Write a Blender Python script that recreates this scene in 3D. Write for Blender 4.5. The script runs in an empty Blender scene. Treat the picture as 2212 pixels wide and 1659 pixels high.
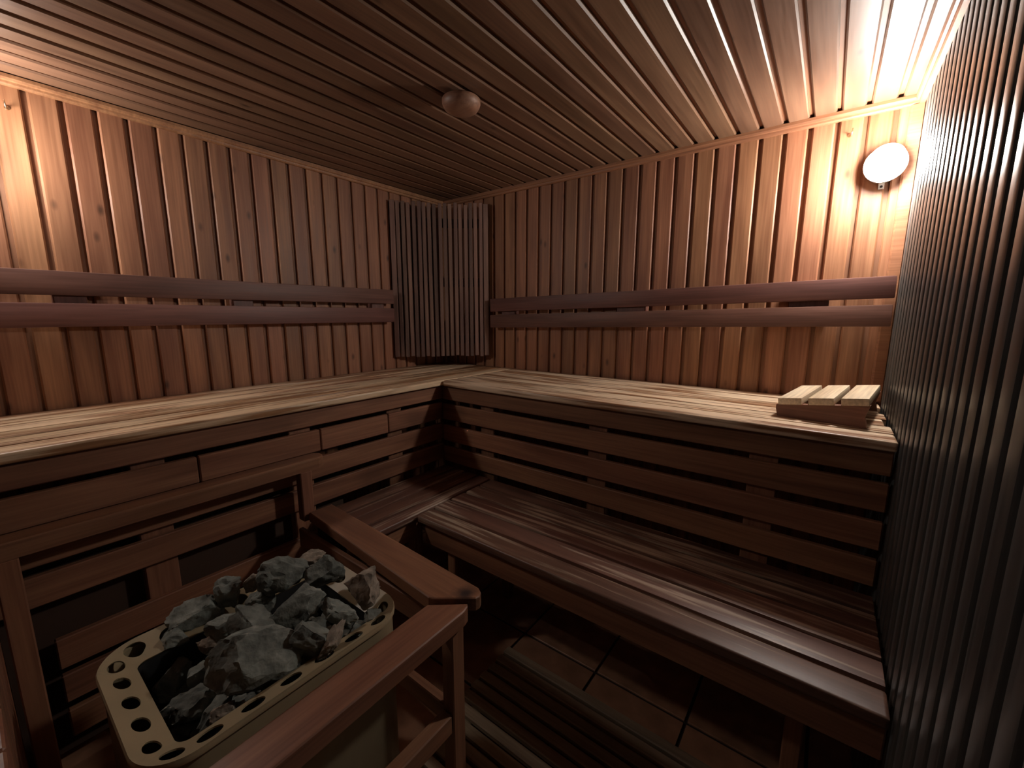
import bpy, bmesh, math, random
from mathutils import Vector, Matrix, noise

S = bpy.context.scene
C = S.collection
random.seed(11)

# ------------------------------------------------------------------ camera
cam_d = bpy.data.cameras.new('camera')
cam = bpy.data.objects.new('camera', cam_d)
C.objects.link(cam)
FW = Vector((-0.59399975, 0.78753832, -0.16415755))
RT = Vector((0.79815805, 0.6024445, 0.00208607))
UP = Vector((-0.10053867, 0.12978454, 0.98643193))
cam.matrix_world = Matrix(((RT.x, UP.x, -FW.x, 2.0711),
                           (RT.y, UP.y, -FW.y, -2.0053),
                           (RT.z, UP.z, -FW.z, 1.2699),
                           (0, 0, 0, 1)))
cam_d.sensor_fit = 'HORIZONTAL'
cam_d.sensor_width = 36.0
cam_d.lens = 36.0 * 901.0 / 2212.0
cam_d.clip_start = 0.01
S.camera = cam

# ------------------------------------------------------------------ world, exposure
w = bpy.data.worlds.new('World')
S.world = w
w.use_nodes = True
w.node_tree.nodes['Background'].inputs[0].default_value = (0, 0, 0, 1)
w.node_tree.nodes['Background'].inputs[1].default_value = 0.0
S.view_settings.view_transform = 'Standard'
S.view_settings.look = 'None'
S.view_settings.gamma = 1.0
S.view_settings.exposure = 0.25
S.view_settings.use_curve_mapping = False
S.cycles.max_bounces = 5
S.cycles.use_light_tree = False
S.cycles.diffuse_bounces = 3
S.cycles.glossy_bounces = 2
S.cycles.transmission_bounces = 0
S.cycles.transparent_max_bounces = 2
LAMP_BACK, LAMP_LEFT = 250.0, 108.0          # emission of the two lamp globes
LAMP_COL = (1.0, 0.95, 0.88)

# ------------------------------------------------------------------ materials
def nd(nt, kind, **kw):
    n = nt.nodes.new(kind)
    for k, v in kw.items():
        setattr(n, k, v)
    return n

def wood(name, light, dark, rough=0.5, knots=0.0, wear=None, wear_at=0.55, var=0.25, grain=(1.3, 16.0, 16.0), bump=0.0, spec=0.5, stain=0.0, burn=None):
    m = bpy.data.materials.new(name)
    m.use_nodes = True
    nt = m.node_tree
    L = nt.links.new
    bs = nt.nodes['Principled BSDF']
    tc = nd(nt, 'ShaderNodeTexCoord')
    oi = nd(nt, 'ShaderNodeObjectInfo')
    off = nd(nt, 'ShaderNodeVectorMath', operation='MULTIPLY')
    off.inputs[1].default_value = (23.7, 17.3, 11.9)
    L(oi.outputs['Random'], off.inputs[0])
    add = nd(nt, 'ShaderNodeVectorMath', operation='ADD')
    L(tc.outputs['Object'], add.inputs[0])
    L(off.outputs[0], add.inputs[1])
    def scaled(v):
        s = nd(nt, 'ShaderNodeVectorMath', operation='MULTIPLY')
        s.inputs[1].default_value = v
        L(add.outputs[0], s.inputs[0])
        return s.outputs[0]
    def noi(v, scale=1.0, detail=5.0, dist=0.0):
        n = nd(nt, 'ShaderNodeTexNoise')
        n.inputs['Scale'].default_value = scale
        n.inputs['Detail'].default_value = detail
        n.inputs['Distortion'].default_value = dist
        L(v, n.inputs['Vector'])
        return n.outputs['Fac']
    def ramp(fac, p0, p1, c0=(0, 0, 0, 1), c1=(1, 1, 1, 1)):
        r = nd(nt, 'ShaderNodeValToRGB')
        r.color_ramp.elements[0].position = p0
        r.color_ramp.elements[1].position = p1
        r.color_ramp.elements[0].color = c0
        r.color_ramp.elements[1].color = c1
        L(fac, r.inputs[0])
        return r.outputs[0]
    def mix(fac, a, b, mode='MIX'):
        x = nd(nt, 'ShaderNodeMix', data_type='RGBA', blend_type=mode)
        if isinstance(fac, float):
            x.inputs[0].default_value = fac
        else:
            L(fac, x.inputs[0])
        for i, s in ((6, a), (7, b)):
            if isinstance(s, tuple):
                x.inputs[i].default_value = s
            else:
                L(s, x.inputs[i])
        return x.outputs[2]
    broad = noi(scaled(grain), 1.0, 2.0, 0.6)
    col = ramp(broad, 0.32, 0.68, dark + (1,), light + (1,))
    fine = noi(scaled((grain[0] * 4, grain[1] * 9, grain[2] * 9)), 1.0, 1.5)
    fr = ramp(fine, 0.3, 0.7, (0.72, 0.68, 0.66, 1), (1.12, 1.12, 1.12, 1))
    col = mix(0.75, col, fr, 'MULTIPLY')
    if knots > 0:
        vo = nd(nt, 'ShaderNodeTexVoronoi')
        vo.inputs['Scale'].default_value = 1.0
        L(scaled((7.0, 15.0, 4.0)), vo.inputs['Vector'])
        d = ramp(vo.outputs['Distance'], 0.04, 0.17, (1, 1, 1, 1), (0, 0, 0, 1))
        sep = nd(nt, 'ShaderNodeSeparateColor')
        L(vo.outputs['Color'], sep.inputs[0])
        th = nd(nt, 'ShaderNodeMath', operation='GREATER_THAN')
        th.inputs[1].default_value = 1.0 - knots
        L(sep.outputs[0], th.inputs[0])
        kf = nd(nt, 'ShaderNodeMath', operation='MULTIPLY')
        L(d, kf.inputs[0])
        L(th.outputs[0], kf.inputs[1])
        k2 = nd(nt, 'ShaderNodeMath', operation='MULTIPLY')
        L(kf.outputs[0], k2.inputs[0])
        k2.inputs[1].default_value = 0.8
        col = mix(k2.outputs[0], col, tuple(0.22 * x for x in dark) + (1,))
    rough_out = None
    if wear:
        wv = noi(scaled((3.0, 70.0, 70.0)), 1.0, 4.0, 0.15)
        patch = noi(scaled((1.8, 9.0, 9.0)), 1.0, 3.0)
        sm = nd(nt, 'ShaderNodeMath', operation='MULTIPLY_ADD')
        L(patch, sm.inputs[0])
        sm.inputs[1].default_value = 0.9
        sm.inputs[2].default_value = -0.45
        s2 = nd(nt, 'ShaderNodeMath', operation='ADD')
        L(wv, s2.inputs[0])
        L(sm.outputs[0], s2.inputs[1])
        col = mix(ramp(s2.outputs[0], wear_at - 0.07, wear_at + 0.10), col, wear + (1,))
    if stain > 0:
        sv = noi(scaled((2.2, 3.0, 3.0)), 1.0, 3.0)
        col = mix(ramp(sv, 0.60, 0.78, (0, 0, 0, 1), (stain, stain, stain, 1)), col, tuple(0.25 * x for x in dark) + (1,))
    if burn:                                      # a scorch mark with its own place on the piece
        ds = nd(nt, 'ShaderNodeVectorMath', operation='DISTANCE')
        ds.inputs[1].default_value = burn[:3]
        L(tc.outputs['Object'], ds.inputs[0])
        sv = noi(scaled((30.0, 30.0, 30.0)), 1.0, 3.0)
        ad = nd(nt, 'ShaderNodeMath', operation='MULTIPLY_ADD')
        L(sv, ad.inputs[0])
        ad.inputs[1].default_value = burn[3] * 1.2
        L(ds.outputs['Value'], ad.inputs[2])
        col = mix(ramp(ad.outputs[0], burn[3] * 0.75, burn[3] * 1.7, (0.92, 0.92, 0.92, 1), (0, 0, 0, 1)), col, (0.012, 0.012, 0.016, 1))
    hs = nd(nt, 'ShaderNodeHueSaturation')
    vv = nd(nt, 'ShaderNodeMapRange')
    vv.inputs['To Min'].default_value = 1.0 - var
    vv.inputs['To Max'].default_value = 1.0 + var
    L(oi.outputs['Random'], vv.inputs['Value'])
    L(vv.outputs[0], hs.inputs['Value'])
    # a little hue drift from board to board
    r2 = nd(nt, 'ShaderNodeMath', operation='MULTIPLY')
    r2.inputs[1].default_value = 17.31
    L(oi.outputs['Random'], r2.inputs[0])
    r3 = nd(nt, 'ShaderNodeMath', operation='FRACT')
    L(r2.outputs[0], r3.inputs[0])
    hh = nd(nt, 'ShaderNodeMapRange')
    hh.inputs['To Min'].default_value = 0.494
    hh.inputs['To Max'].default_value = 0.504
    L(r3.outputs[0], hh.inputs['Value'])
    L(hh.outputs[0], hs.inputs['Hue'])
    L(col, hs.inputs['Color'])
    L(hs.outputs[0], bs.inputs['Base Color'])
    rr = nd(nt, 'ShaderNodeMapRange')
    rr.inputs['To Min'].default_value = max(0.05, rough - 0.1)
    rr.inputs['To Max'].default_value = min(1, rough + 0.12)
    L(fine, rr.inputs['Value'])
    L(rr.outputs[0], bs.inputs['Roughness'])
    bs.inputs['Specular IOR Level'].default_value = spec
    if bump:
        b = nd(nt, 'ShaderNodeBump')
        b.inputs['Strength'].default_value = bump
        b.inputs['Distance'].default_value = 0.004
        L(fine, b.inputs['Height'])
        L(b.outputs[0], bs.inputs['Normal'])
    return m

def plain(name, col, rough=0.5, metal=0.0, emit=None, noise_amt=0.0, nscale=20.0, bump=0.0):
    m = bpy.data.materials.new(name)
    m.use_nodes = True
    nt = m.node_tree
    bs = nt.nodes['Principled BSDF']
    bs.inputs['Base Color'].default_value = col + (1,)
    bs.inputs['Roughness'].default_value = rough
    bs.inputs['Metallic'].default_value = metal
    if noise_amt:
        tc = nd(nt, 'ShaderNodeTexCoord')
        n = nd(nt, 'ShaderNodeTexNoise')
        n.inputs['Scale'].default_value = nscale
        n.inputs['Detail'].default_value = 3.5
        nt.links.new(tc.outputs['Object'], n.inputs['Vector'])
        oi = nd(nt, 'ShaderNodeObjectInfo')
        r = nd(nt, 'ShaderNodeValToRGB')
        r.color_ramp.elements[0].position = 0.3
        r.color_ramp.elements[1].position = 0.7
        a, b = 1 - noise_amt, 1 + noise_amt
        r.color_ramp.elements[0].color = tuple(x * a for x in col) + (1,)
        r.color_ramp.elements[1].color = tuple(x * b for x in col) + (1,)
        nt.links.new(n.outputs['Fac'], r.inputs[0])
        hs = nd(nt, 'ShaderNodeHueSaturation')
        mr = nd(nt, 'ShaderNodeMapRange')
        mr.inputs['To Min'].default_value = 0.85
        mr.inputs['To Max'].default_value = 1.15
        nt.links.new(oi.outputs['Random'], mr.inputs['Value'])
        nt.links.new(mr.outputs[0], hs.inputs['Value'])
        nt.links.new(r.outputs[0], hs.inputs['Color'])
        nt.links.new(hs.outputs[0], bs.inputs['Base Color'])
        if bump:
            bp = nd(nt, 'ShaderNodeBump')
            bp.inputs['Strength'].default_value = bump
            bp.inputs['Distance'].default_value = 0.01
            nt.links.new(n.outputs['Fac'], bp.inputs['Height'])
            nt.links.new(bp.outputs[0], bs.inputs['Normal'])
    if emit:
        bs.inputs['Emission Color'].default_value = LAMP_COL + (1,)
        bs.inputs['Emission Strength'].default_value = emit
    return m

M = {
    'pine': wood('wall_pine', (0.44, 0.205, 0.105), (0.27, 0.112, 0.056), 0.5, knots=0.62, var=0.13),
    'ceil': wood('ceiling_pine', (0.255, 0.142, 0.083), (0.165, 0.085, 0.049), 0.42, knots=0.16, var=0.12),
    'trim': wood('trim_pine', (0.42, 0.20, 0.095), (0.29, 0.125, 0.06), 0.5, var=0.08),
    'front': wood('bench_front_wood', (0.33, 0.158, 0.086), (0.20, 0.088, 0.05), 0.5, var=0.2, stain=0.6),
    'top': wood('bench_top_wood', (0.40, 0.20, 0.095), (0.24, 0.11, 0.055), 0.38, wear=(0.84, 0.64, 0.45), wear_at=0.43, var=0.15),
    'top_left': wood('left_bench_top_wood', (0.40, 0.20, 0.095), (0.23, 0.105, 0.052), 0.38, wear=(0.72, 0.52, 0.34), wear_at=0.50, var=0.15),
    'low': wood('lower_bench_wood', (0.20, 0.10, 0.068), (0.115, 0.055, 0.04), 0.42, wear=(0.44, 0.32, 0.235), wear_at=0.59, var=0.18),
    'rail': wood('backrest_wood', (0.24, 0.108, 0.08), (0.15, 0.064, 0.049), 0.5, var=0.12, stain=0.4),
    'guard': wood('guard_wood', (0.31, 0.148, 0.083), (0.20, 0.088, 0.052), 0.42, var=0.12, stain=0.5),
    'guard_burnt': wood('guard_wood_scorched', (0.31, 0.148, 0.083), (0.20, 0.088, 0.052), 0.42, var=0.12, burn=(0.392, 0.296, 0.565, 0.034)),
    'screen': wood('corner_slat_wood', (0.21, 0.115, 0.082), (0.105, 0.055, 0.044), 0.6, var=0.35),
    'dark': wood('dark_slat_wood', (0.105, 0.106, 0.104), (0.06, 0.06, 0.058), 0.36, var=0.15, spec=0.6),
    'duck': wood('duckboard_wood', (0.42, 0.31, 0.20), (0.28, 0.20, 0.13), 0.6, var=0.2),
    'aspen': wood('headrest_wood', (0.80, 0.66, 0.47), (0.68, 0.52, 0.35), 0.55, var=0.04),
    'side_shade': wood('headrest_side_shade_wood', (0.30, 0.14, 0.085), (0.22, 0.095, 0.06), 0.55, var=0.04),  # headrest sides coloured darker, the shade on them is in this colour
    'vent': wood('vent_wood', (0.36, 0.20, 0.12), (0.26, 0.13, 0.08), 0.5, var=0.05),
    'tongue': plain('board_tongue', (0.26, 0.112, 0.056), 0.6, noise_amt=0.15, nscale=6),
    'back': plain('wall_backing', (0.055, 0.026, 0.015), 0.8),
    'tile': plain('floor_tile', (0.36, 0.18, 0.105), 0.4, noise_amt=0.25, nscale=14, bump=0.1),
    'grout': plain('grout', (0.035, 0.02, 0.015), 0.9),
    'enamel': plain('heater_enamel', (0.34, 0.265, 0.16), 0.35, noise_amt=0.08, nscale=12),
    'steel': plain('heater_inner_steel', (0.02, 0.02, 0.02), 0.6, metal=0.3),
    'stone': plain('heater_stone', (0.17, 0.178, 0.155), 0.85, noise_amt=0.45, nscale=34, bump=0.7),
    'stone_warm': plain('heater_stone_warm', (0.25, 0.20, 0.155), 0.85, noise_amt=0.35, nscale=34, bump=0.7),
    'porcelain': plain('lamp_porcelain', (0.75, 0.72, 0.68), 0.3),
    'metal': plain('hook_metal', (0.75, 0.62, 0.45), 0.25, metal=1.0),
    'globe_back': plain('lamp_globe_back', (0.9, 0.9, 0.9), 0.3, emit=LAMP_BACK),
    'globe_left': plain('lamp_globe_left', (0.9, 0.9, 0.9), 0.3, emit=LAMP_LEFT),
}

# ------------------------------------------------------------------ helpers
def tag(o, label=None, cat=None, group=None, kind=None):
    if label: o['label'] = label
    if cat: o['category'] = cat
    if group: o['group'] = group
    if kind: o['kind'] = kind
    return o

def link(name, me, parent=None):
    o = bpy.data.objects.new(name, me)
    C.objects.link(o)
    if parent:
        o.parent = parent
    return o

def thing(name, loc, label, cat, group=None):
    o = link(name, None)
    o.location = loc
    o.empty_display_size = 0.1
    return tag(o, label, cat, group)

def wloc(p):
    l = Vector(p.location)
    if p.parent:
        l += wloc(p.parent)
    return l

def finish(bm, name, mat):
    bmesh.ops.recalc_face_normals(bm, faces=bm.faces)
    me = bpy.data.meshes.new(name)
    bm.to_mesh(me)
    bm.free()
    me.materials.append(mat)
    return me

CACHE = {}
def plank_mesh(L, wd, t, ch, mat, seg=1, allround=False):
    key = (round(L, 4), round(wd, 4), round(t, 4), ch, mat.name, seg, allround)
    if key in CACHE:
        return CACHE[key]
    bm = bmesh.new()
    bmesh.ops.create_cube(bm, size=1.0)
    for v in bm.verts:
        v.co = Vector((v.co.x * L, v.co.y * wd, (v.co.z - 0.5) * t))
    if ch > 0:
        if allround:
            ed = list(bm.edges)
        else:
            ed = [e for e in bm.edges if abs(e.verts[0].co.x - e.verts[1].co.x) > L * 0.5 and e.verts[0].co.z > -t * 0.5]
        bmesh.ops.bevel(bm, geom=ed, offset=ch, segments=seg, affect='EDGES', profile=0.6)
    me = finish(bm, 'plank', mat)
    if seg > 1:
        for p in me.polygons:
            p.use_smooth = True
        me.set_sharp_from_angle(angle=math.radians(38))
    CACHE[key] = me
    return me

def put(name, me, parent, pos, X, Z):
    """place mesh data so that its local x, z axes run along X, Z (world)."""
    o = link(name, me, parent)
    X = Vector(X).normalized()
    Z = Vector(Z).normalized()
    Y = Z.cross(X)
    m = Matrix((X, Y, Z)).transposed()
    o.rotation_euler = m.to_euler()
    p = Vector(pos)
    if parent:
        p = p - wloc(parent)
    o.location = p
    return o

def bar(name, parent, a, b, wd, t, Z, mat, ch=0.003, seg=1, allround=True):
    """a plank from a to b: a and b lie on the middle of its face, Z is the face's normal."""
    a, b = Vector(a), Vector(b)
    me = plank_mesh((b - a).length, wd, t, ch, mat, seg, allround)
    return put(name, me, parent, (a + b) / 2, b - a, Z)

def boxm(name, parent, lo, hi, mat, ch=0.003, seg=1):
    """axis box with its grain along the longest side"""
    lo, hi = Vector(lo), Vector(hi)
    d = hi - lo
    c = (lo + hi) / 2
    ax = max(range(3), key=lambda i: d[i])
    X = [Vector((1, 0, 0)), Vector((0, 1, 0)), Vector((0, 0, 1))][ax]
    Z = Vector((0, 0, 1)) if ax != 2 else Vector((0, -1, 0))
    Y = Z.cross(X)
    wd = abs(d.dot(Y))
    t = abs(d.dot(Z))
    me = plank_mesh(d[ax], wd, t, ch, mat, seg, True)
    return put(name, me, parent, c + Z * t / 2, X, Z)

def prism(name, parent, pts, z0, z1, mat, bev=0.0, seg=2, along_y=False):
    """polygon in plan, extruded upwards"""
    bm = bmesh.new()
    base = Vector((0, 0, 0)) if not parent else wloc(parent)
    vs = [bm.verts.new((x - base.x, y - base.y, z0 - base.z)) for x, y in pts]
    f = bm.faces.new(vs)
    r = bmesh.ops.extrude_face_region(bm, geom=[f])
    for v in r['geom']:
        if isinstance(v, bmesh.types.BMVert):
            v.co.z = z1 - base.z
    if bev:
        ed = [e for e in bm.edges if abs(e.verts[0].co.z - e.verts[1].co.z) < 1e-6 and e.verts[0].co.z > (z1 + z0) / 2 - base.z]
        bmesh.ops.bevel(bm, geom=ed, offset=bev, segments=seg, affect='EDGES', profile=0.6)
    if along_y:                                   # grain runs along local x
        for v in bm.verts:
            v.co = Vector((v.co.y, -v.co.x, v.co.z))
    o = link(name, finish(bm, name, mat), parent)
    if along_y:
        o.rotation_euler = (0, 0, math.pi / 2)
    return o

def extr(name, parent, prof, p0, p1, up, mat, kind=None):
    """profile [(out, up)] swept from p0 to p1; 'out' is to the left of the run direction seen with up up."""
    p0, p1, up = Vector(p0), Vector(p1), Vector(up)
    d = (p1 - p0).normalized()
    out = up.cross(d)
    bm = bmesh.new()
    base = Vector((0, 0, 0)) if not parent else wloc(parent)
    A = [bm.verts.new(p0 + out * a + up * b - base) for a, b in prof]
    B = [bm.verts.new(p1 + out * a + up * b - base) for a, b in prof]
    n = len(prof)
    for i in range(n):
        bm.faces.new((A[i], A[(i + 1) % n], B[(i + 1) % n], B[i]))
    bm.faces.new(A[::-1])
    bm.faces.new(B)
    return link(name, finish(bm, name, mat), parent)

def lathe_mesh(name, prof, mat, n=40, smooth=True, angle=40):
    bm = bmesh.new()
    rings = []
    for r, z in prof:
        if r < 1e-6:
            rings.append([bm.verts.new((0, 0, z))])
        else:
            rings.append([bm.verts.new((r * math.cos(2 * math.pi * i / n), r * math.sin(2 * math.pi * i / n), z)) for i in range(n)])
    for a, b in zip(rings, rings[1:]):
        for i in range(n):
            j = (i + 1) % n
            if len(a) == 1 and len(b) == 1:
                continue
            if len(a) == 1:
                bm.faces.new((a[0], b[i], b[j]))
            elif len(b) == 1:
                bm.faces.new((a[i], b[0], a[j]))
            else:
                bm.faces.new((a[i], b[i], b[j], a[j]))
    me = finish(bm, name, mat)
    for p in me.polygons:
        p.use_smooth = smooth
    me.set_sharp_from_angle(angle=math.radians(angle))
    return me

def tube_mesh(name, pts, r, mat, n=10):
    bm = bmesh.new()
    pts = [Vector(p) for p in pts]
    rings = []
    for i, p in enumerate(pts):
        d = (pts[min(i + 1, len(pts) - 1)] - pts[max(i - 1, 0)]).normalized()
        a = d.orthogonal().normalized()
        b = d.cross(a)
        rings.append([bm.verts.new(p + r * (a * math.cos(2 * math.pi * k / n) + b * math.sin(2 * math.pi * k / n))) for k in range(n)])
    for q in range(len(rings) - 1):
        A, B = rings[q], rings[q + 1]
        # keep the rings from twisting against each other
        s = min(range(n), key=lambda k: (A[0].co - B[k].co).length)
        B = B[s:] + B[:s]
        rings[q + 1] = B
        for k in range(n):
            bm.faces.new((A[k], A[(k + 1) % n], B[(k + 1) % n], B[k]))
    bm.faces.new(rings[0])
    bm.faces.new(rings[-1])
    me = finish(bm, name, mat)
    for p in me.polygons:
        p.use_smooth = True
    return me

# ------------------------------------------------------------------ the room
W = 2.246          # inside width along the back wall
YF = -2.60         # wall behind the camera
H = 1.98           # ceiling boards
GR = 0.012         # how far the grooves lie behind the board faces

def slab(name, lo, hi, mat, label, cat):
    bm = bmesh.new()
    bmesh.ops.create_cube(bm, size=1.0)
    lo, hi = Vector(lo), Vector(hi)
    for v in bm.verts:
        v.co = Vector([lo[i] + (v.co[i] + 0.5) * (hi[i] - lo[i]) for i in range(3)])
    o = link(name, finish(bm, name, mat))
    return tag(o, label, cat, kind='structure')

floor = slab('floor', (-0.1, YF - 0.1, -0.06), (W + 0.1, 0.1, -0.006), M['grout'], 'brown square tiled floor under the benches and duckboard', 'floor')
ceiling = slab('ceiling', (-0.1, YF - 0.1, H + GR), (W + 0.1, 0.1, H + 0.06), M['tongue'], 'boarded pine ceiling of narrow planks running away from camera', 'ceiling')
wall_left = slab('wall_left', (-0.06, YF - 0.1, -0.06), (-GR, 0.06, H + 0.06), M['tongue'], 'pine boarded wall on the left behind the long backrest', 'wall')
wall_back = slab('wall_back', (-0.06, GR, -0.06), (W + 0.06, 0.06, H + 0.06), M['tongue'], 'pine boarded wall at the back carrying the bright lamp', 'wall')
wall_right = slab('wall_right', (W + 0.026, YF - 0.1, -0.06), (W + 0.07, 0.06, H + 0.06), M['back'], 'dark grey slatted wall on the right beside the lamp', 'wall')
wall_front = slab('wall_front', (-0.06, YF - 0.06, -0.06), (W + 0.06, YF, H + 0.06), M['back'], 'dark wall behind the camera opposite the lamp', 'wall')

# boards: 80 mm pitch, chamfered, proud of the grooves
BW, PITCH = 0.0665, 0.08
def wallboard(parent, pos, X, Z, L, mat):
    put('board', plank_mesh(L, BW, 0.0135, 0.0045, mat), parent, pos, X, Z)

x = 2.181 - PITCH / 2 + PITCH
while x > 0:
    if x + BW / 2 < W + 0.02:
        wallboard(wall_back, (x, 0, H / 2), (0, 0, 1), (0, -1, 0), H, M['pine'])
    x -= PITCH
y = -1.783 - PITCH / 2
while y - PITCH > YF: y -= PITCH
while y < 0.02:
    wallboard(wall_left, (0, y, H / 2), (0, 0, 1), (1, 0, 0), H, M['pine'])
    y += PITCH
x = 2.183 - PITCH / 2 + PITCH
while x > 0:
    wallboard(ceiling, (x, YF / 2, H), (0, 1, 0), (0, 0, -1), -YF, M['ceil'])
    x -= PITCH
# right wall: 60 mm pitch, narrow slats standing 26 mm proud
y = -0.052
while y > YF:
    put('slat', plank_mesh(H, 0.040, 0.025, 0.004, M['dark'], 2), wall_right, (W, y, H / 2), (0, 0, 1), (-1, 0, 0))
    y -= 0.0605
# floor tiles, 310 mm
tm = plank_mesh(0.300, 0.300, 0.006, 0.002, M['tile'], 1, False)
xs = [1.213 + 0.31 * k - 0.155 for k in range(-3, 5)]
ys = [-0.775 + 0.31 * k - 0.155 for k in range(-5, 3)]
for tx in xs:
    for ty in ys:
        put('tile', tm, floor, (tx, ty, 0), (1, 0, 0), (0, 0, 1))

# mouldings
cove = [(0, 0), (0.012, 0), (0.015, 0.004), (0.016, 0.010), (0.022, 0.012), (0.025, 0.018), (0.025, 0.028), (0, 0.028)]
def moulding(name, p0, p1, label):
    o = extr(name, None, cove, p0, p1, (0, 0, 1), M['trim'])
    return tag(o, label, 'moulding', kind='structure')
ZT = H - 0.028
moulding('trim_1', (0, 0, ZT), (0, YF, ZT), 'pine moulding along the top of the left wall')
moulding('trim_2', (W, 0, ZT), (0, 0, ZT), 'pine moulding along the top of the back wall')
moulding('trim_3', (W, YF, ZT), (W, 0, ZT), 'pine moulding along the top of the right slatted wall')
o = extr('trim_4', None, [(0, 0), (0, 0.034), (0.012, 0.034), (0.016, 0.028), (0.016, 0)], (W, 0, ZT), (W, 0, 0.96), (-1, 0, 0), M['trim'])
tag(o, 'upright pine corner strip between the lamp and the slatted wall', 'moulding', kind='structure')

# ------------------------------------------------------------------ upper benches
HB = 0.95
D1, D1B = 0.578, 0.600
TP = 0.028
def top_plank(parent, a, b, wd, mat, first=False):
    bar('seat_plank', parent, a, b, wd, TP, (0, 0, 1), mat, 0.008 if first else 0.004, 3 if first else 2)

YE = -2.42
ub = thing('upper_bench', (D1 / 2, -1.2, 0), 'upper wooden bench along the left wall, behind the heater', 'bench', 'upper tier benches')
n = 6
pw = D1 / n
for i in range(n):
    xc = D1 - pw * (i + 0.5)
    top_plank(ub, (xc, YE, HB), (xc, -0.004, HB), pw - 0.009, M['top_left'], i == 0)
FX = 0.552
Z1 = [(0.853, 0.922), (0.750, 0.834), (0.645, 0.726), (0.540, 0.620)]
def fslat_left(y0, y1, z0, z1):
    bar('front_slat', ub, (FX, y0, (z0 + z1) / 2), (FX, y1, (z0 + z1) / 2), z1 - z0, 0.020, (1, 0, 0), M['front'], 0.003)
fslat_left(YE, -0.57, *Z1[0])
ysp = [YE, -1.605, -1.212, -0.900, -0.57]
for a, b in zip(ysp, ysp[1:]):
    fslat_left(a + 0.002, b - 0.002, *Z1[1])
fslat_left(YE, -0.57, *Z1[2])
fslat_left(YE, -0.57, *Z1[3])
for z0, z1 in ((0.345, 0.430), (0.245, 0.325), (0.140, 0.220)):
    fslat_left(-1.955, -1.25, z0, z1)
boxm('gap_shade_panel', ub, (FX - 0.085, -2.20, 0.06), (FX - 0.0635, -1.10, 0.70), M['back'])  # added dark sheet, stands in for the deep shade behind the slat gaps
for yy in (-2.3, -1.72, -1.28, -0.853):
    boxm('post', ub, (FX - 0.062, yy - 0.04, 0.0), (FX - 0.0205, yy + 0.04, HB - TP), M['front'])
    boxm('bearer', ub, (0.01, yy - 0.025, HB - TP - 0.06), (FX - 0.063, yy + 0.025, HB - TP), M['front'])

ubb = thing('upper_bench', ((D1 + W) / 2, -0.3, 0), 'upper wooden bench along the back wall with a slatted front', 'bench', 'upper tier benches')
X0 = D1 + 0.004
pw = D1B / n
for i in range(n):
    yc = -D1B + pw * (i + 0.5)
    top_plank(ubb, (X0, yc, HB), (W - 0.004 - (0.012 if i in (2, 4) else 0), yc, HB), pw - 0.009, M['top'], i == 0)
FY = -0.574
Z2 = [(0.850, 0.922), (0.748, 0.828), (0.638, 0.718), (0.530, 0.608)]
def fslat_back(x0, x1, z0, z1):
    bar('front_slat', ubb, (x0, FY, (z0 + z1) / 2), (x1, FY, (z0 + z1) / 2), z1 - z0, 0.020, (0, -1, 0), M['front'], 0.003)
for z0, z1 in Z2:
    fslat_back(FX + 0.001, W - 0.006, z0, z1)
for xx in (0.83, 1.395, 1.95):
    boxm('post', ubb, (xx - 0.04, FY + 0.0205, 0.0), (xx + 0.04, FY + 0.062, HB - TP), M['front'])
    boxm('bearer', ubb, (xx - 0.025, FY + 0.063, HB - TP - 0.06), (xx + 0.025, -0.01, HB - TP), M['front'])

# ------------------------------------------------------------------ lower benches
HL = 0.509
D2, D2B = 0.873, 1.035
lb = thing('lower_bench', (0.72, -0.9, 0), 'short lower bench section in the corner beyond the heater', 'bench', 'lower tier benches')
n2 = 4
x_in = FX + 0.004
pw = (D2 - x_in) / n2
for i in range(n2):
    xc = D2 - pw * (i + 0.5)
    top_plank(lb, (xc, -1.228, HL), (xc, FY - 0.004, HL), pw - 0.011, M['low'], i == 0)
bar('fascia', lb, (D2 - 0.026, -1.228, 0.437), (D2 - 0.026, -1.005, 0.437), 0.086, 0.020, (1, 0, 0), M['front'], 0.003)
boxm('leg', lb, (D2 - 0.09, -1.00, 0), (D2 - 0.05, -0.955, HL - TP), M['front'])
boxm('leg', lb, (x_in + 0.005, -1.00, 0), (x_in + 0.045, -0.955, HL - TP), M['front'])
boxm('bearer', lb, (x_in + 0.05, -0.99, HL - TP - 0.05), (D2 - 0.095, -0.965, HL - TP), M['front'])

lbb = thing('lower_bench', (1.55, -0.8, 0), 'long lower bench in front of the back wall bench', 'bench', 'lower tier benches')
X2 = D2 + 0.006
y_in = FY - 0.004
n3 = 5
pw = (D2B + y_in) / n3
for i in range(n3):
    yc = -D2B + pw * (i + 0.5)
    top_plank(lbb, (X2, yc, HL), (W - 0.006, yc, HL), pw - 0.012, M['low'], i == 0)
bar('fascia', lbb, (X2 + 0.02, -D2B + 0.026, 0.437), (W - 0.006, -D2B + 0.026, 0.437), 0.086, 0.020, (0, -1, 0), M['front'], 0.003)
for xx in (1.02, 2.10):
    yl = -0.99 if xx < 2 else -0.89
    boxm('leg', lbb, (xx - 0.02, yl, 0), (xx + 0.02, yl + 0.04, HL - TP), M['front'])
    boxm('leg', lbb, (xx - 0.02, -0.66, 0), (xx + 0.02, -0.62, HL - TP), M['front'])
    boxm('bearer', lbb, (xx - 0.02, yl + 0.041, HL - TP - 0.05), (xx + 0.02, -0.661, HL - TP), M['front'])

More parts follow.
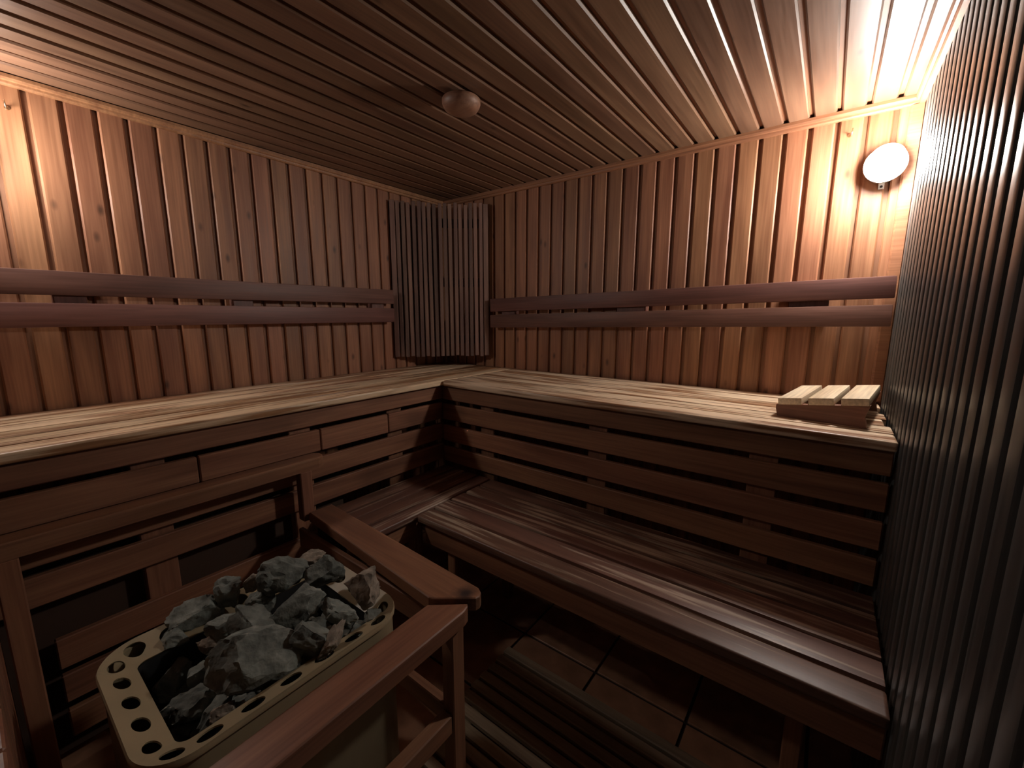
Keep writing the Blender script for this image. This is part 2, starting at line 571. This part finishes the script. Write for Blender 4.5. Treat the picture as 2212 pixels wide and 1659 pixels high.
# ------------------------------------------------------------------ backrests
br = thing('backrest', (0.03, -1.4, 1.2), 'two-rail wooden backrest on the left wall', 'backrest', 'wall backrests')
for zc in (1.368, 1.265):
    bar('rail', br, (0.062, -2.42, zc), (0.062, -0.468, zc), 0.078, 0.022, (1, 0, 0), M['rail'], 0.004, 2)
for yy in (-2.3, -1.76, -1.24, -0.56):
    boxm('spacer', br, (0.0005, yy - 0.04, 1.235), (0.0395, yy + 0.04, 1.40), M['rail'])
brb = thing('backrest', (1.35, -0.03, 1.2), 'two-rail wooden backrest on the back wall below the lamp', 'backrest', 'wall backrests')
for a, b in (((0.440, 1.324), (2.238, 1.366)), ((0.440, 1.230), (2.238, 1.269))):
    bar('rail', brb, (a[0], -0.062, a[1]), (b[0], -0.062, b[1]), 0.075, 0.022, (0, -1, 0), M['rail'], 0.004, 2)
for xx, wd in ((0.56, 0.05), (1.30, 0.07), (1.998, 0.062)):
    zz = 1.235 + (xx - 0.44) * 0.023
    boxm('spacer', brb, (xx - wd, -0.0395, zz - 0.02), (xx + wd, -0.0005, zz + 0.12), M['rail'])

# ------------------------------------------------------------------ corner screen of upright slats
sc = thing('corner_screen', (0.21, -0.235, 1.02), 'slatted dark wooden screen set across the room corner', 'screen')
A, B = Vector((0.022, -0.447)), Vector((0.418, -0.045))
dv = (B - A).normalized()
nv = Vector((dv.y, -dv.x))
Ns = 19
tot = (B - A).length
for i in range(Ns):
    f = (i + 0.5) / Ns
    sag = 0.035 * (1 - (2 * f - 1) ** 2)
    c = A + (B - A) * f - nv * sag
    z0 = 1.018 + random.uniform(-0.004, 0.004)
    z1 = 1.905 + random.uniform(-0.006, 0.008)
    tilt = random.uniform(-0.003, 0.003)
    a3 = Vector((c.x, c.y, z0))
    b3 = Vector((c.x + dv.x * tilt, c.y + dv.y * tilt, z1))
    wdt = 0.0205 if 0 < i < Ns - 1 else 0.027
    slope = 0.035 * 4 * (2 * f - 1) / tot
    nn = (nv - dv * slope * -1).normalized()
    bar('slat', sc, a3, b3, wdt, 0.019, (nn.x, nn.y, 0), M['screen'], 0.002)
for zc in (1.12, 1.46, 1.80):
    pts = []
    for k in range(7):
        f = k / 6
        sag = 0.035 * (1 - (2 * f - 1) ** 2)
        pts.append(A + (B - A) * f - nv * (sag + 0.0200))
    for k in range(6, -1, -1):
        f = k / 6
        sag = 0.035 * (1 - (2 * f - 1) ** 2)
        pts.append(A + (B - A) * f - nv * (sag + 0.033) + (dv * 0.014 if k == 0 else Vector((0, 0))) - (dv * 0.014 if k == 6 else Vector((0, 0))))
    prism('batten', sc, [(p.x, p.y) for p in pts], zc - 0.025, zc + 0.025, M['screen'])

# ------------------------------------------------------------------ wall lamps
def wall_lamp(pos, out, mat, label):
    """globe lamp on a wall: out is the wall's normal"""
    t = thing('wall_lamp', pos, label, 'lamp', 'globe wall lamps')
    out = Vector(out)
    up = Vector((0, 0, 1))
    plate = lathe_mesh('wall_plate', [(0, 0.0), (0.046, 0.0), (0.046, 0.006), (0.042, 0.010), (0, 0.010)], M['porcelain'], 40)
    plo = put('wall_plate', plate, t, pos, up, out)
    hold = lathe_mesh('holder', [(0.026, 0.009), (0.026, 0.030), (0.030, 0.040), (0.050, 0.052), (0.057, 0.058), (0.057, 0.066), (0.030, 0.066), (0, 0.066)], M['porcelain'], 40)
    put('holder', hold, t, pos, up, out)
    prof = []
    R0, cz = 0.048, 0.108
    for k in range(0, 25):
        a = math.pi * k / 24
        if cz - R0 * math.cos(a) < 0.070:
            continue
        prof.append((R0 * math.sin(a), cz - R0 * math.cos(a)))
    prof = [(0.0, 0.0665), (0.029, 0.0665)] + prof
    g = lathe_mesh('globe', prof, mat, 40)
    go = put('globe', g, t, pos, up, out)
    go['label'] = 'glowing white glass globe'
    # fixing lugs with screws under the plate
    lug = bmesh.new()
    bmesh.ops.create_cube(lug, size=1.0)
    for v in lug.verts:
        v.co = Vector((v.co.x * 0.022 - 0.055, v.co.y * 0.016, (v.co.z + 0.5) * 0.006 + 0.0005))
    link('lug', finish(lug, 'lug', M['porcelain']), plo)
    scr = lathe_mesh('screw', [(0, 0.0065), (0.004, 0.0065), (0.004, 0.009), (0, 0.010)], M['steel'], 12)
    link('screw', scr, plo).location = (-0.058, 0, 0)
    return t
wall_lamp((2.165, 0.0, 1.768), (0, -1, 0), M['globe_back'], 'glowing round globe lamp on the back wall near the slatted wall')
wall_lamp((0.0, -1.945, 1.755), (1, 0, 0), M['globe_left'], 'glowing round globe lamp on the left wall at the edge of view')

# ------------------------------------------------------------------ wall hooks
def hook(pos, out, side, label):
    t = thing('wall_hook', pos, label, 'hook', 'small wall hooks')
    out, side, up = Vector(out), Vector(side), Vector((0, 0, 1))
    pts = [out * 0.0005, out * 0.010, out * 0.018 - up * 0.004, out * 0.022 - up * 0.010 + side * 0.002, out * 0.027 - up * 0.010 + side * 0.004,
           out * 0.032 + up * 0.002 + side * 0.006, out * 0.034 + up * 0.012 + side * 0.007]
    link('shank', tube_mesh('shank', pts, 0.0022, M['metal']), t)
    pl = lathe_mesh('rosette', [(0, 0.0), (0.007, 0.0), (0.006, 0.003), (0, 0.003)], M['metal'], 16)
    put('rosette', pl, t, pos, up, out)
hook((2.060, 0, 1.900), (0, -1, 0), (1, 0, 0), 'small bent brass hook on the back wall above left of the lamp')
hook((0, -1.822, 1.889), (1, 0, 0), (0, -1, 0), 'small bent brass hook at the top of the left wall')

# ------------------------------------------------------------------ round ceiling vent
vt = thing('ceiling_vent', (1.025, -0.90, H), 'round brown wooden vent disc hanging below the ceiling', 'vent')
neck = lathe_mesh('neck', [(0, 0), (0.040, 0), (0.040, -0.012), (0, -0.012)], M['vent'], 40)
put('neck', neck, vt, (1.025, -0.90, H), (1, 0, 0), (0, 0, 1))
disc = lathe_mesh('disc', [(0, -0.010), (0.060, -0.010), (0.063, -0.013), (0.063, -0.024), (0.061, -0.030), (0.055, -0.040), (0.046, -0.046), (0.034, -0.049), (0, -0.050)], M['vent'], 48, angle=60)
put('disc', disc, vt, (1.025, -0.90, H), (1, 0, 0), (0, 0, 1))

# ------------------------------------------------------------------ headrest on the upper bench
hr = thing('headrest', (1.960, -0.443, HB), 'three pale slats on shade-darkened sides, wooden headrest on the upper bench by the slatted wall', 'headrest')
hr.rotation_euler = (0, 0, math.radians(-8.0))
def hpart(name, me, loc, rot=(0, 0, 0)):
    o = link(name, me, hr)
    o.location = loc
    o.rotation_euler = rot
    return o
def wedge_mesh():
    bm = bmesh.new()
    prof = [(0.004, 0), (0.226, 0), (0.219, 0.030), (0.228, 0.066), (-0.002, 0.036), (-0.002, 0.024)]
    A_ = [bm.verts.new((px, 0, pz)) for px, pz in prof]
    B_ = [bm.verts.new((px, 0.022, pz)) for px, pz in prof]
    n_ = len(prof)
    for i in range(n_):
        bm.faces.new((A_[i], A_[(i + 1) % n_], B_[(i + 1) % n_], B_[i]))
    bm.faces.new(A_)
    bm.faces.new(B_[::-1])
    return finish(bm, 'side_support', M['side_shade'])
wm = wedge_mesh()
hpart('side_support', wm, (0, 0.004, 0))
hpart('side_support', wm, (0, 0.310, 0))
tl = math.atan2(0.030, 0.23)
sm_ = plank_mesh(0.338, 0.064, 0.022, 0.003, M['aspen'], 2, True)
for k in range(3):
    xc = 0.033 + 0.0795 * k
    zc = 0.036 + (xc + 0.002) * 0.030 / 0.23 + 0.0222
    hpart('slat', sm_, (xc, 0.168, zc), Matrix.Rotation(-tl, 3, 'Y').to_4x4().to_3x3().to_euler())
for o in hr.children:
    if o.name.startswith('slat'):
        m = Matrix.Rotation(-tl, 3, 'Y') @ Matrix.Rotation(math.pi / 2, 3, 'Z')
        o.rotation_euler = m.to_euler()

# ------------------------------------------------------------------ duckboard on the floor
db = thing('duckboard', (1.7, -1.4, 0), 'slatted wooden duckboard lying on the tiled floor', 'duckboard')
y = -0.918
while y > -2.45:
    bar('slat', db, (1.225, y, 0.038), (2.18, y, 0.038), 0.0335, 0.018, (0, 0, 1), M['duck'], 0.003)
    y -= 0.0445
for xx in (1.29, 1.70, 2.12):
    boxm('bearer', db, (xx - 0.02, -2.44, 0.0005), (xx + 0.02, -0.905, 0.0195), M['duck'])

# ------------------------------------------------------------------ wooden guard round the heater
gd = thing('heater_guard', (1.0, -1.6, 0), 'reddish wooden guard rail framing the stone heater', 'guard rail')
prism('back_rail', gd, [(0.566, -2.03), (0.632, -2.03), (0.632, -1.268), (0.626, -1.250), (0.610, -1.240), (0.588, -1.240), (0.572, -1.250), (0.566, -1.268)], 0.715, 0.757, M['guard'], 0.008, 3, True)
boxm('post', gd, (0.594, -1.337, 0.530), (0.632, -1.296, 0.7145), M['guard'])
boxm('post', gd, (0.594, -2.025, 0.0), (0.632, -1.985, 0.7145), M['guard'])
prism('far_rail', gd, [(0.640, -1.322), (1.330, -1.372), (1.345, -1.366), (1.428, -1.302), (1.430, -1.290), (1.422, -1.276), (1.405, -1.266), (0.640, -1.234)], 0.530, 0.565, M['guard_burnt'], 0.006, 3)
prism('front_rail', gd, [(1.338, -1.384), (1.416, -1.320), (1.424, -1.328), (1.429, -1.345), (1.437, -2.03), (1.352, -2.03)], 0.515, 0.556, M['guard'], 0.007, 3, True)
boxm('lower_board', gd, (0.600, -1.345, 0.430), (1.345, -1.327, 0.500), M['guard'])
boxm('corner_post', gd, (1.372, -1.372, 0.0385), (1.412, -1.330, 0.514), M['guard'])
boxm('post', gd, (1.376, -2.028, 0.0385), (1.416, -1.99, 0.514), M['guard'])
boxm('stretcher', gd, (1.374, -1.989, 0.215), (1.408, -1.373, 0.268), M['guard'])
boxm('stretcher', gd, (0.600, -1.366, 0.215), (1.371, -1.340, 0.268), M['guard'])
yb = 0.56
for k in range(9):
    boxm('end_board', gd, (0.575 + k * 0.1, -2.062, 0.0395), (0.672 + k * 0.1, -2.036, 0.714), M['guard'])

# ------------------------------------------------------------------ heater
HX0, HX1, HY0, HY1 = 0.938, 1.328, -1.928, -1.437
RZ, RR = 0.578, 0.078
ht = thing('sauna_heater', ((HX0 + HX1) / 2, (HY0 + HY1) / 2, 0.05), 'cream enamelled sauna heater with a perforated rim', 'heater')
hbase = wloc(ht)
seg = [HX1 - HX0 - 2 * RR, HY1 - HY0 - 2 * RR]
arc = math.pi / 2 * RR
PER = 2 * (seg[0] + seg[1]) + 4 * arc
def path(s):
    """point on the outer outline and inward direction, going round counter-clockwise from the near-left corner"""
    s = s % PER
    runs = [('l', Vector((HX0 + RR, HY0)), Vector((1, 0)), seg[0]), ('a', Vector((HX1 - RR, HY0 + RR)), -math.pi / 2, arc),
            ('l', Vector((HX1, HY0 + RR)), Vector((0, 1)), seg[1]), ('a', Vector((HX1 - RR, HY1 - RR)), 0.0, arc),
            ('l', Vector((HX1 - RR, HY1)), Vector((-1, 0)), seg[0]), ('a', Vector((HX0 + RR, HY1 - RR)), math.pi / 2, arc),
            ('l', Vector((HX0, HY1 - RR)), Vector((0, -1)), seg[1]), ('a', Vector((HX0 + RR, HY0 + RR)), math.pi, arc)]
    for k, p, d, ln in runs:
        if s <= ln + 1e-9:
            if k == 'l':
                return p + d * s, Vector((-d.y, d.x))
            a = d + s / RR
            o = Vector((math.cos(a), math.sin(a)))
            return p + o * RR, -o
        s -= ln
    return path(0)
BX, BY, DROP = 0.058, 0.057, 0.024          # rim width on the long and short sides, and its fall inwards
def rim_pt(s, t):
    p, inn = path(s)
    q = p + Vector((inn.x * BX, inn.y * BY)) * t
    return Vector((q.x, q.y, RZ - t * DROP)) - hbase
bm = bmesh.new()
NC = 24
cl = PER / NC
for c in range(NC):
    s0 = c * cl
    sq, ci = [], []
    k = 7
    for side in range(4):
        for j in range(k):
            f = j / k
            u, v = [(f, 0), (1, f), (1 - f, 1), (0, 1 - f)][side]
            sq.append((u, v))
    pm, im = path(s0 + cl / 2)
    wl = math.hypot(math.hypot(im.x * BX, im.y * BY), DROP)
    corner = abs(im.x) < 0.999 and abs(im.y) < 0.999
    tc_ = 0.5 - (0.06 if corner else 0)
    for u, v in sq:
        a = math.atan2(v - 0.5, u - 0.5)
        ci.append((0.5 + 0.0200 * (1.25 if corner else 1.0) / cl * math.cos(a), tc_ + (0.0200 - 0.0065 * abs(im.y)) / wl * math.sin(a)))
    vo = [bm.verts.new(rim_pt(s0 + u * cl, v)) for u, v in sq]
    vi = [bm.verts.new(rim_pt(s0 + u * cl, v)) for u, v in ci]
    nn_ = len(sq)
    for i in range(nn_):
        j = (i + 1) % nn_
        bm.faces.new((vo[i], vo[j], vi[j], vi[i]))
bmesh.ops.remove_doubles(bm, verts=bm.verts, dist=1e-5)
rim = link('perforated_rim', finish(bm, 'perforated_rim', M['enamel']), ht)
md = rim.modifiers.new('thickness', 'SOLIDIFY')
md.thickness = 0.003
md.offset = -1
rim['label'] = 'cream sloping rim pierced by a ring of round holes'

def skirt(name, rows, mat, smooth=True, close_bottom=False, rel=False):
    """rows: (inward offset, z) rings following the outline"""
    bm = bmesh.new()
    NP = 96
    rings = []
    for inn_, z in rows:
        r = []
        for i in range(NP):
            p, d = path(PER * i / NP)
            q = p + (Vector((d.x * BX, d.y * BY)) if rel else d) * inn_
            r.append(bm.verts.new(Vector((q.x, q.y, z)) - hbase))
        rings.append(r)
    for a, b in zip(rings, rings[1:]):
        for i in range(NP):
            j = (i + 1) % NP
            bm.faces.new((a[i], a[j], b[j], b[i]))
    if close_bottom:
        bm.faces.new(rings[-1])
    o = link(name, finish(bm, name, mat), ht)
    for p in o.data.polygons:
        p.use_smooth = smooth
    o.data.set_sharp_from_angle(angle=math.radians(50))
    return o
skirt('casing', [(0.003, RZ - 0.0025), (0.0005, RZ - 0.001), (-0.002, RZ - 0.004), (-0.002, RZ - 0.012), (0.004, RZ - 0.016), (0.004, 0.13), (0.012, 0.12), (0.02, 0.12)], M['enamel'])
skirt('inner_basket', [(1, RZ - DROP - 0.0035), (1.04, RZ - 0.06), (1.06, 0.40)], M['steel'], close_bottom=True, rel=True)
skirt('base', [(0.021, 0.125), (0.03, 0.12), (0.03, 0.10)], M['steel'], close_bottom=True)
for lx in (HX0 + 0.07, HX1 - 0.07):
    for ly in (HY0 + 0.07, HY1 - 0.07):
        boxm('leg', ht, (lx - 0.015, ly - 0.015, 0.0405), (lx + 0.015, ly + 0.015, 0.102), M['steel'])

# ------------------------------------------------------------------ stones
def stone_mesh(seed, a, b, c, mat, cuts=9, sharp=0.82):
    rnd = random.Random(seed)
    bm = bmesh.new()
    bmesh.ops.create_icosphere(bm, subdivisions=4, radius=1.0)
    planes = []
    for _ in range(cuts):
        d = Vector((rnd.gauss(0, 1), rnd.gauss(0, 1), rnd.gauss(0, 1))).normalized()
        planes.append((d, rnd.uniform(0.5, sharp)))
    so = Vector((rnd.uniform(0, 99), rnd.uniform(0, 99), rnd.uniform(0, 99)))
    for v in bm.verts:
        p = v.co.copy() * 1.12
        for d, h in planes:
            e = p.dot(d) - h
            if e > 0:
                p -= d * e
        r = noise.fractal(p * 2.1 + so, 1.0, 2.0, 4) * 0.17 + noise.noise(p * 5.0 + so) * 0.05 + noise.noise(p * 13.0 + so) * 0.02
        p *= 1 + r
        v.co = Vector((p.x * a, p.y * b, p.z * c))
    me = finish(bm, 'stone', mat)
    for p in me.polygons:
        p.use_smooth = True
    me.set_sharp_from_angle(angle=math.radians(24))
    return me

STONES = [
    ((1.036, -1.598, 0.63), (0.5, 0.82, -0.29), (0.32, -0.48, -0.82), 0.055, 0.038, 0, 'large rounded grey stone at the back of the heater pile'),
    ((1.011, -1.506, 0.615), (0.46, 0.88, -0.08), (0.4, -0.29, -0.87), 0.038, 0.019, 1, 'flat pale stone lying on the back corner of the heater rim'),
    ((1.1, -1.522, 0.62), (0.59, 0.72, -0.35), (0.23, -0.58, -0.78), 0.048, 0.032, 0, 'grey stone with a downward point beside the far rim'),
    ((1.212, -1.487, 0.615), (0.63, 0.74, -0.25), (0.29, -0.52, -0.8), 0.050, 0.038, 1, 'brownish triangular stone overlapping the far end of the rim'),
    ((1.158, -1.612, 0.615), (0.26, 0.94, 0.2), (0.58, 0.01, -0.81), 0.070, 0.031, 0, 'long grey stone leaning diagonally in the middle of the pile'),
    ((1.215, -1.557, 0.59), (0.66, 0.61, -0.44), (0.18, -0.7, -0.69), 0.044, 0.019, 0, 'slim grey stone lying under the brownish triangular one'),
    ((1.256, -1.498, 0.555), (0.15, 0.88, 0.46), (0.71, 0.23, -0.67), 0.023, 0.017, 0, 'small grey stone tucked into the far right corner of the rim'),
    ((1.243, -1.526, 0.535), (0.51, 0.86, -0.01), (0.51, -0.31, -0.8), 0.023, 0.016, 0, 'little dark stone just below the far right corner stone'),
    ((1.032, -1.647, 0.58), (0.5, -0.16, -0.85), (-0.32, -0.95, -0.01), 0.031, 0.027, 0, 'dark stone in the hollow below the large rounded back stone'),
    ((1.246, -1.627, 0.58), (0.63, 0.68, -0.38), (0.28, -0.66, -0.7), 0.042, 0.031, 0, 'wedge shaped grey stone next to the pinkish shard'),
    ((1.272, -1.608, 0.575), (-0.2, 0.73, 0.66), (0.68, 0.59, -0.44), 0.040, 0.013, 1, 'thin pinkish shard standing against the front rim'),
    ((1.131, -1.695, 0.60), (0.61, 0.36, -0.7), (0.02, -0.89, -0.45), 0.062, 0.031, 0, 'long grey slab sloping down towards the front of the pile'),
    ((1.196, -1.738, 0.585), (0.4, 0.9, -0.15), (0.51, -0.36, -0.79), 0.083, 0.043, 0, 'biggest stone, rough edged, at the front centre of the pile'),
    ((1.237, -1.643, 0.52), (0.63, -0.13, -0.77), (-0.32, -0.94, -0.1), 0.033, 0.030, 0, 'dark stone below the wedge shaped grey stone'),
    ((0.976, -1.69, 0.607), (0.37, 0.91, -0.18), (0.41, -0.34, -0.85), 0.037, 0.028, 0, 'rounded grey stone at the back left of the long slab'),
    ((0.962, -1.748, 0.586), (0.25, 0.97, -0.04), (0.48, -0.16, -0.86), 0.048, 0.034, 0, 'broad dark stone by the back rim left of centre'),
    ((0.970, -1.639, 0.600), (-0.21, 0.66, 0.72), (0.51, 0.7, -0.5), 0.018, 0.017, 1, 'small pale upright stone left of the large rounded back stone'),
    ((1.057, -1.718, 0.555), (0.5, 0.77, -0.41), (0.33, -0.6, -0.73), 0.045, 0.032, 0, 'dark angular stone left of the long sloping slab'),
    ((1.05, -1.759, 0.555), (0.59, 0.35, -0.73), (0.05, -0.92, -0.39), 0.022, 0.013, 1, 'small light edged stone in the left half of the pile'),
    ((0.975, -1.805, 0.555), (0.21, 0.98, -0.06), (0.5, -0.16, -0.85), 0.032, 0.026, 0, 'dark stone near the back left corner of the rim'),
    ((1.025, -1.825, 0.500), (0.44, 0.74, -0.5), (0.35, -0.66, -0.67), 0.032, 0.030, 0, 'dark stone against the left end of the rim'),
    ((1.060, -1.785, 0.505), (0.56, 0.52, -0.64), (0.2, -0.84, -0.51), 0.031, 0.030, 0, 'shadowed stone in the left hollow of the pile'),
    ((1.118, -1.815, 0.490), (0.04, 0.98, 0.18), (0.63, 0.11, -0.77), 0.047, 0.032, 0, 'flat slate grey slab low in the near left corner'),
    ((1.172, -1.782, 0.50), (-0.22, 0.84, 0.5), (0.62, 0.51, -0.59), 0.040, 0.017, 0, 'thin grey shard standing in the dark near left hollow'),
    ((1.218, -1.790, 0.525), (0.29, 0.96, -0.05), (0.62, -0.23, -0.75), 0.024, 0.014, 1, 'small pale stone resting against the near front rim'),
    ((1.215, -1.670, 0.515), (-0.18, 0.81, 0.55), (0.67, 0.51, -0.53), 0.023, 0.026, 0, 'dark stone right of the biggest front stone, by the rim'),
]
for i, (c, a, b, la, lb_, kind, lab) in enumerate(STONES):
    a, b = Vector(a).normalized(), Vector(b)
    n_ = a.cross(b).normalized()
    me = stone_mesh(100 + i, la * 1.12, lb_ * 1.15, max(0.017, lb_ * 0.9), M['stone_warm'] if kind else M['stone'])
    c = (c[0] + 0.05 * max(0.0, c[0] - 1.0), c[1], c[2])
    o = put('heater_stone', me, None, c, a, n_)
    tag(o, lab, 'stone', 'stones on the heater')
low = []
for iy in range(6):
    for ix in range(3):
        low.append((1.035 + ix * 0.083 + random.uniform(-.01, .01), -1.82 + iy * 0.058 * 1.12 + random.uniform(-.01, .01)))
for i, (lx, ly) in enumerate(low):
    me = stone_mesh(300 + i, 0.044, 0.036, 0.034, M['stone'])
    a = random.uniform(0, 6.28)
    hz = 0.450 + (0.045 if ly > -1.72 else 0.0)
    o = put('heater_stone', me, None, (lx, ly, hz), (math.cos(a), math.sin(a), 0.15), Vector((random.uniform(-.2, .2), random.uniform(-.2, .2), 1)).cross(Vector((math.cos(a), math.sin(a), 0.15))).cross(Vector((-math.cos(a), -math.sin(a), -0.15))))
    row = ('first row from near end', 'second row from near end', 'third row from near end', 'third row from far end', 'second row from far end', 'row at far end')[i // 3]
    col = ('towards the bench', 'in the middle', 'towards the front rail')[i % 3]
    tag(o, 'dark stone under the pile, %s, %s' % (row, col), 'stone', 'lower layer of heater stones')
